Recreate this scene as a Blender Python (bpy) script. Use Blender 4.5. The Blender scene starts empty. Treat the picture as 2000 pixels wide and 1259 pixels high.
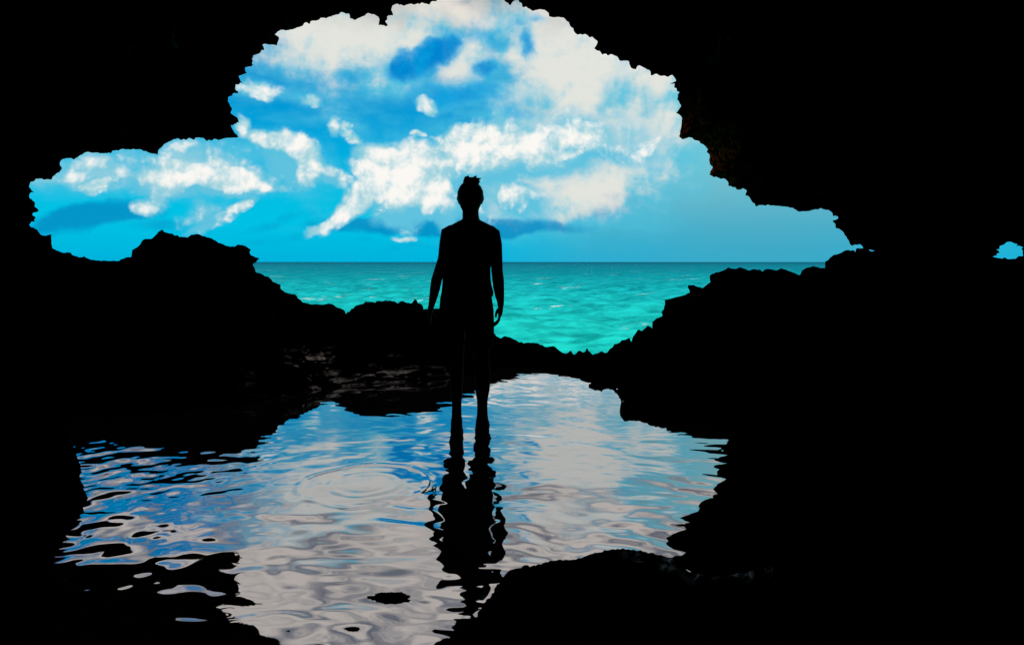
import bpy, bmesh, math, random
import numpy as np
from mathutils import Vector

# ------------------------------------------------------------------ camera, world, sun, exposure
S = bpy.context.scene
COL = S.collection
F = 1333.3            # focal length in pixels of a 2000-pixel-wide frame (24 mm on 36 mm)
CZ = 1.04             # eye height above the pool
HZ = 511.0            # horizon row
cam_d = bpy.data.cameras.new('camera')
cam = bpy.data.objects.new('camera', cam_d)
COL.objects.link(cam)
cam.location = (0, 0, CZ)
cam.rotation_euler = (math.radians(90), 0, 0)
cam_d.sensor_width = 36
cam_d.lens = 24
cam_d.shift_y = -(629.5 - HZ) / 2000.0
cam_d.clip_start = 0.05
cam_d.clip_end = 60000
S.camera = cam
S.view_settings.view_transform = 'Standard'
S.view_settings.look = 'None'
S.view_settings.exposure = 0
S.view_settings.gamma = 1
S.cycles.max_bounces = 6
S.cycles.diffuse_bounces = 1
S.cycles.glossy_bounces = 3
S.cycles.caustics_reflective = False
S.cycles.caustics_refractive = False
S.cycles.use_denoising = True

def lin(r, g, b):
    f = lambda c: c / 12.92 if c <= 0.04045 else ((c + 0.055) / 1.055) ** 2.4
    return (f(r / 255), f(g / 255), f(b / 255), 1)

SUN_EL, SUN_AZ = math.radians(52), math.radians(215)      # azimuth clockwise from +Y: behind and left of the cave
sd = bpy.data.lights.new('sun', 'SUN')
sd.energy = 3.0
sd.angle = math.radians(0.5)
sd.color = (1.0, 0.95, 0.88)
sun = bpy.data.objects.new('sun', sd)
COL.objects.link(sun)
sdir = Vector((math.sin(SUN_AZ) * math.cos(SUN_EL), math.cos(SUN_AZ) * math.cos(SUN_EL), math.sin(SUN_EL)))
sun.rotation_euler = (-sdir).to_track_quat('-Z', 'Y').to_euler()
sun.location = sdir * 60

class NT:
    """small helper round a node tree"""
    def __init__(s, t): s.t = t; s.n = t.nodes; s.l = t.links
    def new(s, typ, **kw):
        n = s.n.new(typ)
        for k, v in kw.items(): setattr(n, k, v)
        return n
    def put(s, sock, v):
        if isinstance(v, bpy.types.NodeSocket): s.l.new(v, sock)
        elif v is not None: sock.default_value = v
    def math(s, op, a, b=None, c=None, clamp=False):
        n = s.new('ShaderNodeMath', operation=op, use_clamp=clamp)
        s.put(n.inputs[0], a)
        if b is not None: s.put(n.inputs[1], b)
        if c is not None: s.put(n.inputs[2], c)
        return n.outputs[0]
    def vm(s, op, a, b=None, out=0):
        n = s.new('ShaderNodeVectorMath', operation=op)
        s.put(n.inputs[0], a)
        if b is not None: s.put(n.inputs[1], b)
        return n.outputs[out]
    def scale(s, a, f):
        n = s.new('ShaderNodeVectorMath', operation='SCALE')
        s.put(n.inputs[0], a); s.put(n.inputs['Scale'], f)
        return n.outputs[0]
    def ss(s, x, a, b, lo=0.0, hi=1.0):
        n = s.new('ShaderNodeMapRange', interpolation_type='SMOOTHSTEP')
        s.put(n.inputs[0], x); s.put(n.inputs[1], a); s.put(n.inputs[2], b); s.put(n.inputs[3], lo); s.put(n.inputs[4], hi)
        return n.outputs[0]
    def mix(s, f, a, b):
        n = s.new('ShaderNodeMix', data_type='RGBA')
        s.put(n.inputs[0], f); s.put(n.inputs[6], a); s.put(n.inputs[7], b)
        return n.outputs[2]
    def noise(s, vec, scale, detail=4, rough=0.5, out=0, dist=0.0):
        n = s.new('ShaderNodeTexNoise')
        s.put(n.inputs['Vector'], vec)
        n.inputs['Scale'].default_value = scale; n.inputs['Detail'].default_value = detail
        n.inputs['Roughness'].default_value = rough; n.inputs['Distortion'].default_value = dist
        return n.outputs[out]

# The sky: every direction has an azimuth u and an elevation v (radians); banks of cloud are soft blobs in (u, v),
# broken up by fractal noise, so the sky stays put when the camera moves.
def sky_uv(px, py):
    return (math.atan((px - 1000) / F), math.atan((HZ - py) / math.hypot(F, px - 1000)))

def build_world():
    W = bpy.data.worlds.new('World')
    S.world = W
    W.use_nodes = True
    W.cycles.sampling_method = 'MANUAL'
    W.cycles.sample_map_resolution = 512
    t = NT(W.node_tree)
    t.n.clear()
    tc = t.new('ShaderNodeTexCoord')
    sep = t.new('ShaderNodeSeparateXYZ')
    t.l.new(tc.outputs['Generated'], sep.inputs[0])
    x, y, z = sep.outputs
    az = t.math('ARCTAN2', x, y)
    hyp = t.math('SQRT', t.math('ADD', t.math('MULTIPLY', x, x), t.math('MULTIPLY', y, y)))
    el = t.math('ARCTAN2', z, hyp)
    cmb = t.new('ShaderNodeCombineXYZ')
    t.l.new(az, cmb.inputs[0]); t.l.new(el, cmb.inputs[1])
    uv = cmb.outputs[0]
    # turbulence
    def warp(vec, scale, amp, detail):
        n = t.noise(vec, scale, detail, 0.55, out=1)
        return t.vm('ADD', vec, t.scale(t.vm('SUBTRACT', n, (0.5, 0.5, 0.5)), amp))
    w1 = warp(uv, 10.0, 0.036, 3)
    wv = warp(w1, 36.0, 0.024, 6)          # billowy, for cumulus
    ws = warp(uv, 7.0, 0.07, 5)            # softer, for veils and shadows

    def blob(vec, b):
        px, py, a, h, rot, soft, st = b
        u, v = sky_uv(px, py)
        m = t.new('ShaderNodeMapping', vector_type='TEXTURE')
        t.l.new(vec, m.inputs[0])
        m.inputs['Location'].default_value = (u, v, 0)
        m.inputs['Rotation'].default_value = (0, 0, math.radians(rot))
        m.inputs['Scale'].default_value = (a / F, h / F, 1)
        d = t.vm('LENGTH', m.outputs[0], out=1)
        return t.ss(d, 1 + soft, max(0.0, 1 - soft), 0.0, st)
    def layer(vec, blobs):
        acc = None
        for b in blobs:
            v = vec
            if acc is not None:                # chain the blobs so that few values are alive at once
                n = t.new('ShaderNodeVectorMath', operation='MULTIPLY_ADD')
                t.l.new(acc, n.inputs[0]); n.inputs[1].default_value = (1e-7, 1e-7, 1e-7); t.l.new(vec, n.inputs[2])
                v = n.outputs[0]
            o = blob(v, b)
            acc = o if acc is None else t.math('MAXIMUM', acc, o)
        return acc
    fb = t.noise(uv, 16.0, 8, 0.6)
    fine = t.noise(uv, 48.0, 6, 0.6)
    streak = t.noise(t.vm('MULTIPLY', uv, (1, 3.2, 1)), 10.0, 6, 0.55)

    wb = warp(w1, 60.0, 0.010, 4)
    def puff(vec):                       # cauliflower heads: rounded cells with smaller cells on them, plus fine turbulence
        n = t.new('ShaderNodeTexVoronoi', feature='SMOOTH_F1', voronoi_dimensions='2D', normalize=True)
        t.l.new(vec, n.inputs['Vector'])
        n.inputs['Scale'].default_value = 15.0; n.inputs['Detail'].default_value = 3.0; n.inputs['Roughness'].default_value = 0.55
        n.inputs['Lacunarity'].default_value = 2.3; n.inputs['Smoothness'].default_value = 0.45
        return t.math('SUBTRACT', 1.0, n.outputs['Distance'])
    bil = puff(wb)
    bil2 = puff(t.vm('ADD', wb, (-0.006, 0.010, 0)))
    slope = t.math('SUBTRACT', bil, bil2)
    # clear sky
    ramp = t.new('ShaderNodeValToRGB')
    t.l.new(t.math('MULTIPLY', el, 2.0), ramp.inputs[0])
    e = ramp.color_ramp.elements
    def stop(py, c):
        p = math.atan((HZ - py) / F) * 2.0
        q = e.new(p); q.color = c
    e[0].position = 0.0; e[0].color = lin(0, 178, 220)
    e[1].position = 1.0; e[1].color = lin(0, 96, 178)
    stop(440, lin(0, 194, 228)); stop(370, lin(0, 188, 226)); stop(280, lin(0, 166, 220)); stop(200, lin(0, 148, 212)); stop(60, lin(0, 140, 205))
    col = ramp.outputs[0]
    # thin pale smears in the blue
    sm = t.ss(streak, 0.5, 0.78, 0.0, 0.45)
    col = t.mix(t.math('MULTIPLY', sm, t.ss(el, 0.02, 0.1)), col, lin(70, 190, 225))
    # left low cyan haze, right rain haze
    rain = layer(ws, [(1500, 330, 340, 300, 0, 0.7, 1.0), (1330, 420, 190, 120, 0, 0.9, 0.85), (1220, 430, 170, 110, 0, .95, .8), (1330, 250, 120, 150, 0, .9, .9), (1250, 170, 150, 150, 0, .8, .8), (1450, 40, 260, 200, 0, .8, .9)])
    rcol = t.mix(t.ss(el, 0.0, 0.22), lin(62, 168, 198), lin(142, 205, 209))
    col = t.mix(rain, col, rcol)
    # veils: broad soft white-grey cloud, with a second set of blobs for where it is brightest
    veil = layer(ws, [
        (700, 40, 230, 110, 6, .7, 1.0), (610, 110, 110, 60, -25, .8, .85), (740, 150, 80, 60, 0, .9, .85), (860, 0, 200, 80, 0, .7, 1.0), (670, 180, 110, 40, -10, .9, .55),
        (1010, 20, 180, 80, 0, .8, .95), (1130, 140, 190, 150, -20, .75, 1.0), (1080, 260, 120, 140, 0, .85, .9), (1210, 260, 180, 150, -10, .85, 1.0), (1250, 200, 120, 140, 0, .9, .9),
        (990, 150, 80, 150, 0, .8, .62), (905, 125, 70, 50, 10, .8, .95), (960, 190, 60, 80, 0, .9, .5),
        (180, 330, 100, 50, 0, .8, .8), (420, 310, 150, 55, 0, .9, .72), (370, 285, 70, 30, 0, .8, .7), (690, 262, 70, 26, -40, .9, .5), (1090, 335, 200, 105, 0, .7, 1.15),
        (1010, 380, 150, 75, 0, .85, .9), (560, 240, 60, 24, 0, 0.9, .35), (505, 182, 70, 34, 0, .9, .55), (600, 197, 60, 24, 0, .9, .5), (900, 330, 200, 100, 0, .8, .6), (600, 340, 110, 60, -20, .95, .45)])
    glow = layer(w1, [(660, 70, 170, 60, 8, .95, .9), (805, 90, 60, 34, 35, .9, 1.0), (890, 118, 60, 44, 20, .9, 1.0), (1110, 110, 110, 90, -30, .95, 1.0), (1150, 260, 160, 56, -5, .95, 1.0), (1060, 300, 120, 50, 0, .9, .95),
                      (1000, 380, 80, 44, 0, .9, .95), (860, 15, 160, 30, 0, .9, .7), (170, 350, 70, 24, 0, .9, .7), (1250, 150, 60, 40, 0, .9, .6), (1095, 345, 150, 66, -4, .95, .95), (960, 340, 90, 60, 0, .95, .8)])
    vn = t.math('ADD', t.math('MULTIPLY', t.math('SUBTRACT', fb, 0.5), 0.9), t.math('MULTIPLY', t.math('SUBTRACT', streak, 0.5), 0.6))
    vd = t.ss(t.math('ADD', veil, vn), 0.10, 1.0)
    hi_edge = t.math('ADD', el, t.math('MULTIPLY', t.math('SUBTRACT', fb, 0.5), 0.12))
    hl = t.math('MULTIPLY', t.math('MULTIPLY', t.ss(hi_edge, 0.26, 0.32), t.ss(az, -0.30, -0.42)), t.ss(t.math('ADD', streak, t.math('MULTIPLY', t.math('SUBTRACT', fine, 0.5), 0.5)), 0.40, 0.56))
    high = t.math('MULTIPLY', t.math('MULTIPLY', t.ss(hi_edge, 0.31, 0.39), t.ss(t.math('ADD', az, t.math('MULTIPLY', t.math('SUBTRACT', streak, 0.5), 0.9)), -0.75, -0.40)), t.ss(streak, 0.1, 0.4, 0.85, 1.0))       # overhead, above what the opening shows
    big = t.noise(t.vm('MULTIPLY', uv, (1, 2.0, 1)), 7.0, 5, 0.5)
    vb = t.math('ADD', t.math('ADD', t.math('MULTIPLY', slope, 1.1), t.math('MULTIPLY', t.math('SUBTRACT', fb, 0.5), 1.3)), t.math('ADD', t.math('MULTIPLY', glow, 0.62), t.math('MULTIPLY', vd, 0.30)))
    vcol = t.mix(t.math('MULTIPLY', t.ss(vb, 0.12, 0.85), t.ss(vd, 0.15, 0.9)), lin(84, 196, 224), lin(226, 228, 221))
    col = t.mix(vd, col, vcol)
    hcol = t.mix(t.ss(t.math('ADD', t.math('MULTIPLY', big, 0.7), t.math('MULTIPLY', fb, 0.3)), 0.39, 0.58), lin(128, 134, 146), lin(232, 224, 215))
    col = t.mix(t.math('MAXIMUM', high, hl), col, hcol)
    # blue breaks
    br = layer(wv, [(845, 108, 66, 32, 32, .8, 1.0), (790, 130, 46, 34, 25, .8, .95), (885, 78, 26, 18, 20, .9, .85), (1033, 85, 20, 40, 12, .95, .72), (945, 132, 28, 30, 0, .9, .8), (890, 185, 130, 30, 0, .95, .7), (1020, 45, 50, 14, 0, .95, .6),
                    (1010, 225, 60, 24, 0, .95, .55), (940, 60, 60, 18, 0, .95, .45)])
    brd = t.ss(t.math('ADD', br, t.math('ADD', t.math('MULTIPLY', t.math('SUBTRACT', fb, 0.5), 0.9), t.math('MULTIPLY', t.math('SUBTRACT', fine, 0.5), 0.4))), 0.12, 1.0)
    col = t.mix(t.ss(brd, 0.0, 0.75, 0.0, 0.85), col, lin(70, 188, 226))
    col = t.mix(t.ss(brd, 0.25, 1.0), col, t.mix(t.ss(fb, 0.4, 0.62), lin(0, 132, 208), lin(10, 160, 222)))
    # grey-blue shadowed pieces
    dk = layer(ws, [(160, 428, 85, 20, 8, .6, 1.0), (240, 418, 60, 16, 12, .7, .95), (900, 440, 240, 20, 0, .5, 1.1), (720, 445, 110, 12, 0, .7, .7), (1060, 440, 90, 16, 0, .7, .8),
                    (1170, 410, 90, 26, 10, .95, .45), (340, 430, 90, 16, 15, .9, .5), (550, 430, 80, 14, 10, .9, .5), (1050, 210, 50, 18, 0, .8, .5), (1180, 205, 45, 18, 25, .8, .5), (1250, 215, 40, 30, 0, .9, .45),
                    (600, 470, 250, 12, 0, .9, .35), (850, 482, 200, 9, 0, .9, .3)])
    dkd = t.ss(t.math('ADD', dk, t.math('ADD', t.math('MULTIPLY', t.math('SUBTRACT', streak, 0.5), 1.0), t.math('MULTIPLY', t.math('SUBTRACT', fine, 0.5), 0.5))), 0.2, 0.95, 0, .85)
    col = t.mix(dkd, col, t.mix(t.ss(el, 0.1, 0.25), lin(4, 140, 196), lin(112, 192, 212)))
    # cumulus: crisp billows; shading from the slope of the billow noise and from blobs of shade along the bases
    CUM = [(760, 328, 58, 36, 0, .5, 1.0), (805, 345, 66, 52, 0, .5, 1.0), (735, 368, 34, 30, 0, .6, .9), (848, 372, 40, 40, 0, .55, .95), (704, 384, 36, 22, 30, .5, 1.0), (680, 408, 54, 16, 32, .55, .95), (640, 430, 36, 10, 26, .6, .85), (775, 408, 46, 34, 0, .8, .75),
           (909, 270, 38, 22, 0, .5, 1.0), (905, 302, 50, 34, 0, .6, .95), (964, 270, 32, 20, 0, .55, .95), (950, 312, 90, 46, 0, .7, .88), (872, 335, 40, 36, 0, .8, .85), (1030, 296, 110, 44, -8, .9, .85), (1130, 272, 120, 36, -6, .95, .74), (1200, 300, 70, 20, 0, .95, .6), (975, 368, 46, 30, 0, .9, .76), (1015, 388, 60, 30, 0, .95, .66), (882, 400, 26, 40, 0, .7, .7),
           (530, 272, 40, 15, -10, .55, .95), (578, 286, 36, 20, -28, .5, 1.0), (603, 325, 24, 34, -8, .6, .92), (570, 312, 56, 34, -40, .85, .72), (650, 350, 46, 14, -22, .75, .76), (665, 356, 22, 9, 0, .7, .7),
           (325, 352, 46, 28, 0, .6, .92), (350, 326, 46, 15, -8, .65, .85), (418, 350, 70, 20, -5, .6, .92), (472, 344, 48, 14, -12, .6, .9), (310, 380, 20, 26, 0, .7, .85), (297, 401, 20, 13, 10, .65, .85), (400, 330, 100, 30, -5, .95, .62),
           (468, 407, 36, 10, 36, .6, .9), (425, 428, 44, 12, 26, .7, .8), (405, 418, 34, 22, 10, .85, .62), (188, 357, 28, 12, 8, .65, .82), (150, 340, 50, 24, 0, .95, .6),
           (500, 170, 34, 13, 0, .85, .68), (606, 190, 20, 9, -10, .75, .76), (835, 200, 18, 12, 0, .8, .78), (472, 252, 13, 17, 0, .7, .74), (700, 272, 34, 8, -45, .9, .58), (662, 246, 11, 16, 0, .85, .64), (683, 243, 8, 8, 0, .8, .6), (785, 466, 18, 5, 10, .8, .68), (918, 402, 46, 28, 0, .8, .66),
           (600, 292, 14, 10, 0, .7, .8), (820, 262, 12, 6, 0, .9, .5), (550, 365, 12, 6, 0, .9, .5)]
    SHD = [(800, 425, 100, 24, 0, .9, 1.0), (810, 388, 50, 18, 10, .9, .5), (945, 345, 70, 30, 0, .9, 1.0), (1010, 322, 90, 18, -5, .9, .8), (555, 318, 46, 26, -50, .9, .9), (400, 374, 120, 14, -3, .9, .8),
           (905, 365, 40, 34, 0, .9, .8), (405, 438, 50, 12, 24, .9, .9), (655, 362, 50, 14, -20, .9, .8), (330, 395, 40, 20, 0, .9, .5), (745, 402, 40, 16, 20, .9, .7), (1120, 310, 100, 18, 0, .9, .6), (1040, 410, 80, 18, 0, .9, .8)]
    CUM = [(b[0], b[1], b[2] * 1.1, b[3] * 1.14, b[4], b[5], b[6]) for b in CUM]
    d0 = layer(wv, CUM)
    sh = layer(w1, SHD)
    bump = t.math('ADD', t.math('MULTIPLY', t.math('SUBTRACT', bil, 0.60), 1.0), t.math('MULTIPLY', t.math('SUBTRACT', fb, 0.5), 0.6))
    cd = t.math('MULTIPLY', t.ss(t.math('ADD', d0, bump), 0.15, 0.66), t.ss(d0, 0.0, 0.2))
    core = t.ss(t.math('ADD', d0, t.math('MULTIPLY', bump, 0.8)), 0.45, 1.15)
    lit = t.math('ADD', t.math('MULTIPLY', slope, 3.2), t.math('SUBTRACT', t.math('MULTIPLY', core, 0.60), t.math('MULTIPLY', sh, 0.62)))
    lit = t.ss(lit, -0.18, 0.80)
    shd = t.mix(t.ss(t.math('SUBTRACT', core, t.math('MULTIPLY', sh, 0.8)), -0.3, 0.5), lin(96, 194, 222), lin(158, 210, 222))
    ccol = t.mix(lit, shd, lin(251, 248, 243))
    col = t.mix(cd, col, t.mix(t.ss(cd, 0.0, 0.75), lin(70, 190, 228), ccol))
    # a soft brightening down to the sea line, and nothing below it
    col = t.mix(t.ss(el, 0.0, -0.02), col, lin(0, 110, 140))
    bg = t.new('ShaderNodeBackground')
    t.l.new(col, bg.inputs[0]); bg.inputs[1].default_value = 1.0
    out = t.new('ShaderNodeOutputWorld')
    t.l.new(bg.outputs[0], out.inputs[0])
build_world()

# ------------------------------------------------------------------ helpers
rng = np.random.default_rng(11)

def hash3(ix, iy, iz, seed):
    h = (ix.astype(np.int64) * 374761393 + iy.astype(np.int64) * 668265263 + iz.astype(np.int64) * 2147483647 + seed * 1274126177) & 0xFFFFFFFF
    h = ((h ^ (h >> 13)) * 1274126177) & 0xFFFFFFFF
    h = ((h ^ (h >> 16)) * 2246822519) & 0xFFFFFFFF
    return ((h ^ (h >> 15)) & 0xFFFFFF) / float(0xFFFFFF)

def vnoise(p, seed=0):
    f = np.floor(p); w = p - f; i = f.astype(np.int64)
    w = w * w * w * (w * (w * 6 - 15) + 10)
    r = 0
    for dx in (0, 1):
        for dy in (0, 1):
            for dz in (0, 1):
                k = np.abs(1 - dx - w[..., 0]) * np.abs(1 - dy - w[..., 1]) * np.abs(1 - dz - w[..., 2])
                r = r + k * hash3(i[..., 0] + dx, i[..., 1] + dy, i[..., 2] + dz, seed)
    return r * 2 - 1

def fbm(p, octv=5, gain=0.5, seed=0):
    a, s, r = 1.0, 0.0, 0
    for k in range(octv):
        r = r + a * vnoise(p * 2.03 ** k + 7.3 * k, seed + k); s += a; a *= gain
    return r / s

def ridged(p, octv=5, gain=0.5, seed=0):
    a, s, r = 1.0, 0.0, 0
    for k in range(octv):
        n = 1 - np.abs(vnoise(p * 2.1 ** k + 3.7 * k, seed + k))
        r = r + a * n * n; s += a; a *= gain
    return r / s

def worley(p, seed=0):
    f = np.floor(p); i = f.astype(np.int64)
    best = np.full(p.shape[:-1], 9.0)
    for dx in (-1, 0, 1):
        for dy in (-1, 0, 1):
            for dz in (-1, 0, 1):
                c = i + np.array([dx, dy, dz])
                o = np.stack([hash3(c[..., 0], c[..., 1], c[..., 2], seed + k) for k in (1, 2, 3)], -1)
                d = np.sum((c + o - p) ** 2, -1)
                best = np.minimum(best, d)
    return np.sqrt(best)

def crag(p, seed=0):
    """sharp eroded limestone: knobs, pits and spikes, about -1..1"""
    q = p + 0.25 * np.stack([vnoise(p * 1.7 + k * 9, seed + 40 + k) for k in range(3)], -1)
    a = 0.55 - worley(q * 1.0, seed)
    b = 0.5 - worley(q * 2.7, seed + 11)
    c = 0.5 - worley(q * 6.5, seed + 23)
    return a * 1.0 + b * 0.55 + c * 0.3 + 0.35 * (ridged(p * 0.6, 3, seed=seed) - 0.5)

def grid_mesh(name, P, mat, cyclic_u=False, smooth=False):
    """P[u, v, 3] -> quad mesh"""
    nu, nv = P.shape[:2]
    me = bpy.data.meshes.new(name)
    idx = np.arange(nu * nv).reshape(nu, nv)
    if cyclic_u: idx = np.vstack([idx, idx[:1]])
    q = np.stack([idx[:-1, :-1], idx[1:, :-1], idx[1:, 1:], idx[:-1, 1:]], -1).reshape(-1, 4)
    me.vertices.add(nu * nv)
    me.vertices.foreach_set('co', P.reshape(-1).astype(np.float32))
    me.loops.add(q.size)
    me.loops.foreach_set('vertex_index', q.reshape(-1).astype(np.int32))
    me.polygons.add(len(q))
    me.polygons.foreach_set('loop_start', np.arange(0, q.size, 4, dtype=np.int32))
    me.polygons.foreach_set('loop_total', np.full(len(q), 4, dtype=np.int32))
    me.polygons.foreach_set('use_smooth', np.full(len(q), smooth))
    me.update(calc_edges=True)
    me.validate()
    me.materials.append(mat)
    o = bpy.data.objects.new(name, me)
    COL.objects.link(o)
    return o

def tag(o, label=None, cat=None, kind=None, group=None):
    if label: o['label'] = label
    if cat: o['category'] = cat
    if kind: o['kind'] = kind
    if group: o['group'] = group
    return o

def at(px, py, Y):
    return np.array([(px - 1000) / F * Y, Y, CZ + (HZ - py) / F * Y])

def ground_at(px, py):
    Y = CZ * F / (py - HZ)
    return np.array([(px - 1000) / F * Y, Y])

def resample(pts, step):
    pts = np.asarray(pts, float)
    d = np.r_[0, np.cumsum(np.hypot(*np.diff(pts, axis=0).T))]
    n = int(d[-1] / step) + 1
    s = np.linspace(0, d[-1], n)
    return np.stack([np.interp(s, d, pts[:, k]) for k in range(2)], -1), s

def roughen(c, s, amp, seed):
    """fine crags along a traced edge"""
    t = np.gradient(c, axis=0); t /= np.linalg.norm(t, axis=1)[:, None] + 1e-9
    n = np.stack([-t[:, 1], t[:, 0]], -1)
    q = np.stack([s / 17.0, s * 0, s * 0], -1)
    f = 0.6 * (ridged(q, 3, 0.6, seed) - 0.55) + 0.7 * (ridged(q * 0.42 + 5, 3, 0.55, seed + 2) - 0.55)
    g = vnoise(np.stack([s / 5.0, s * 0 + 3, s * 0], -1), seed + 5) * 0.35
    h = vnoise(np.stack([s / 60.0, s * 0 + 9, s * 0], -1), seed + 9) * .5 + .75
    return c + n * (amp * (f * 1.6 + g) * h)[:, None]

def lift(p, Y): return np.stack([(p[:, 0] - 1000) / F * Y, Y, CZ + (HZ - p[:, 1]) / F * Y], -1)

def normals(P):
    du = np.gradient(P, axis=0); dv = np.gradient(P, axis=1)
    n = np.cross(du, dv)
    return n / (np.linalg.norm(n, axis=-1, keepdims=True) + 1e-9)

# ------------------------------------------------------------------ materials
def new_mat(name):
    m = bpy.data.materials.new(name)
    m.use_nodes = True
    t = NT(m.node_tree)
    b = t.n['Principled BSDF']
    return m, t, b

def rock_mat(name, dark, light, brown_or_glint=None, wet=0.0, rough=0.8, spec=0.0, streak=False):
    m, t, b = new_mat(name)
    g = t.new('ShaderNodeNewGeometry').outputs['Position']
    n1 = t.noise(g, 3.2, 6, 0.6)
    n2 = t.noise(g, 22.0, 5, 0.65)
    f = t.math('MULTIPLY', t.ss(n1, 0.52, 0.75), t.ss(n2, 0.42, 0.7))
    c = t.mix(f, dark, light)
    if brown_or_glint:
        (bc, cen, rad) = brown_or_glint
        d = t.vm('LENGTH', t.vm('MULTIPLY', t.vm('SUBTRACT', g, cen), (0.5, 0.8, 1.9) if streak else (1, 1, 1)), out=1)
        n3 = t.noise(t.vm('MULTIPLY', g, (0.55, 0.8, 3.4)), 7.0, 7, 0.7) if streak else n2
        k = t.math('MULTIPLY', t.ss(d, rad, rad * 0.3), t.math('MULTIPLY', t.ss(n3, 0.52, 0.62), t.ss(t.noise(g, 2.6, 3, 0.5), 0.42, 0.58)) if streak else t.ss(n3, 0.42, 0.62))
        c = t.mix(k, c, bc)  # plain: brown rock; streaked: wet highlights painted into the base colour
    t.put(b.inputs['Base Color'], c)
    b.inputs['Specular IOR Level'].default_value = spec
    if streak: b.inputs['IOR'].default_value = 2.3
    if brown_or_glint and wet: t.put(b.inputs['Specular IOR Level'], t.math('MULTIPLY', k, 1.0))
    r = t.math('ADD', rough, t.math('MULTIPLY', t.math('SUBTRACT', n2, 0.5), 0.3))
    if wet:
        sp = t.new('ShaderNodeSeparateXYZ'); t.l.new(g, sp.inputs[0])
        lo = t.ss(t.math('ADD', sp.outputs[2], t.math('MULTIPLY', t.math('SUBTRACT', n1, 0.5), 0.3)), 0.3, 0.04)
        r = t.math('SUBTRACT', r, t.math('MULTIPLY', lo, wet), clamp=True)
        if brown_or_glint: r = t.math('SUBTRACT', r, t.math('MULTIPLY', k, 0.3), clamp=True)
    t.put(b.inputs['Roughness'], r)
    bp = t.new('ShaderNodeBump')
    bp.inputs['Strength'].default_value = 0.8; bp.inputs['Distance'].default_value = 0.02
    t.l.new(t.noise(g, 40.0, 8, 0.7), bp.inputs['Height'])
    t.l.new(bp.outputs[0], b.inputs['Normal'])
    return m

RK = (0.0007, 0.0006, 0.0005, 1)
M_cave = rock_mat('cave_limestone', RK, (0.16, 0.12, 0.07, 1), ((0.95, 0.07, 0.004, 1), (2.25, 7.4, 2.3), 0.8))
M_fore = rock_mat('foreground_rock', RK, (0.03, 0.02, 0.015, 1), ((0.9, 0.75, 0.65, 1), (0.62, 2.22, 0.09), 0.14), wet=0.3, streak=True)  # pale streaked patch: wet glints painted into the base colour
M_wet = rock_mat('wet_rock', RK, (0.035, 0.02, 0.014, 1), ((0.9, 0.52, 0.38, 1), (-1.55, 5.8, 0.03), 0.62), wet=0.3, streak=True)  # pale brownish patch: wet highlights by the waterline, painted into the colour

def pool_mat():
    m, t, b = new_mat('pool_water')
    out = t.n['Material Output']
    t.n.remove(b)
    d = t.new('ShaderNodeBsdfDiffuse'); d.inputs[0].default_value = (0.02, 0.017, 0.013, 1)
    g = t.new('ShaderNodeBsdfGlossy'); g.inputs['Color'].default_value = (0.96, 0.95, 0.99, 1); g.inputs['Roughness'].default_value = 0.015
    fr = t.new('ShaderNodeFresnel'); fr.inputs[0].default_value = 1.45
    k = t.math('ADD', 0.49, t.math('MULTIPLY', fr.outputs[0], 0.45), clamp=True)
    mx = t.new('ShaderNodeMixShader')
    t.l.new(k, mx.inputs[0]); t.l.new(d.outputs[0], mx.inputs[1]); t.l.new(g.outputs[0], mx.inputs[2])
    t.l.new(mx.outputs[0], out.inputs[0])
    return m

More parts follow.
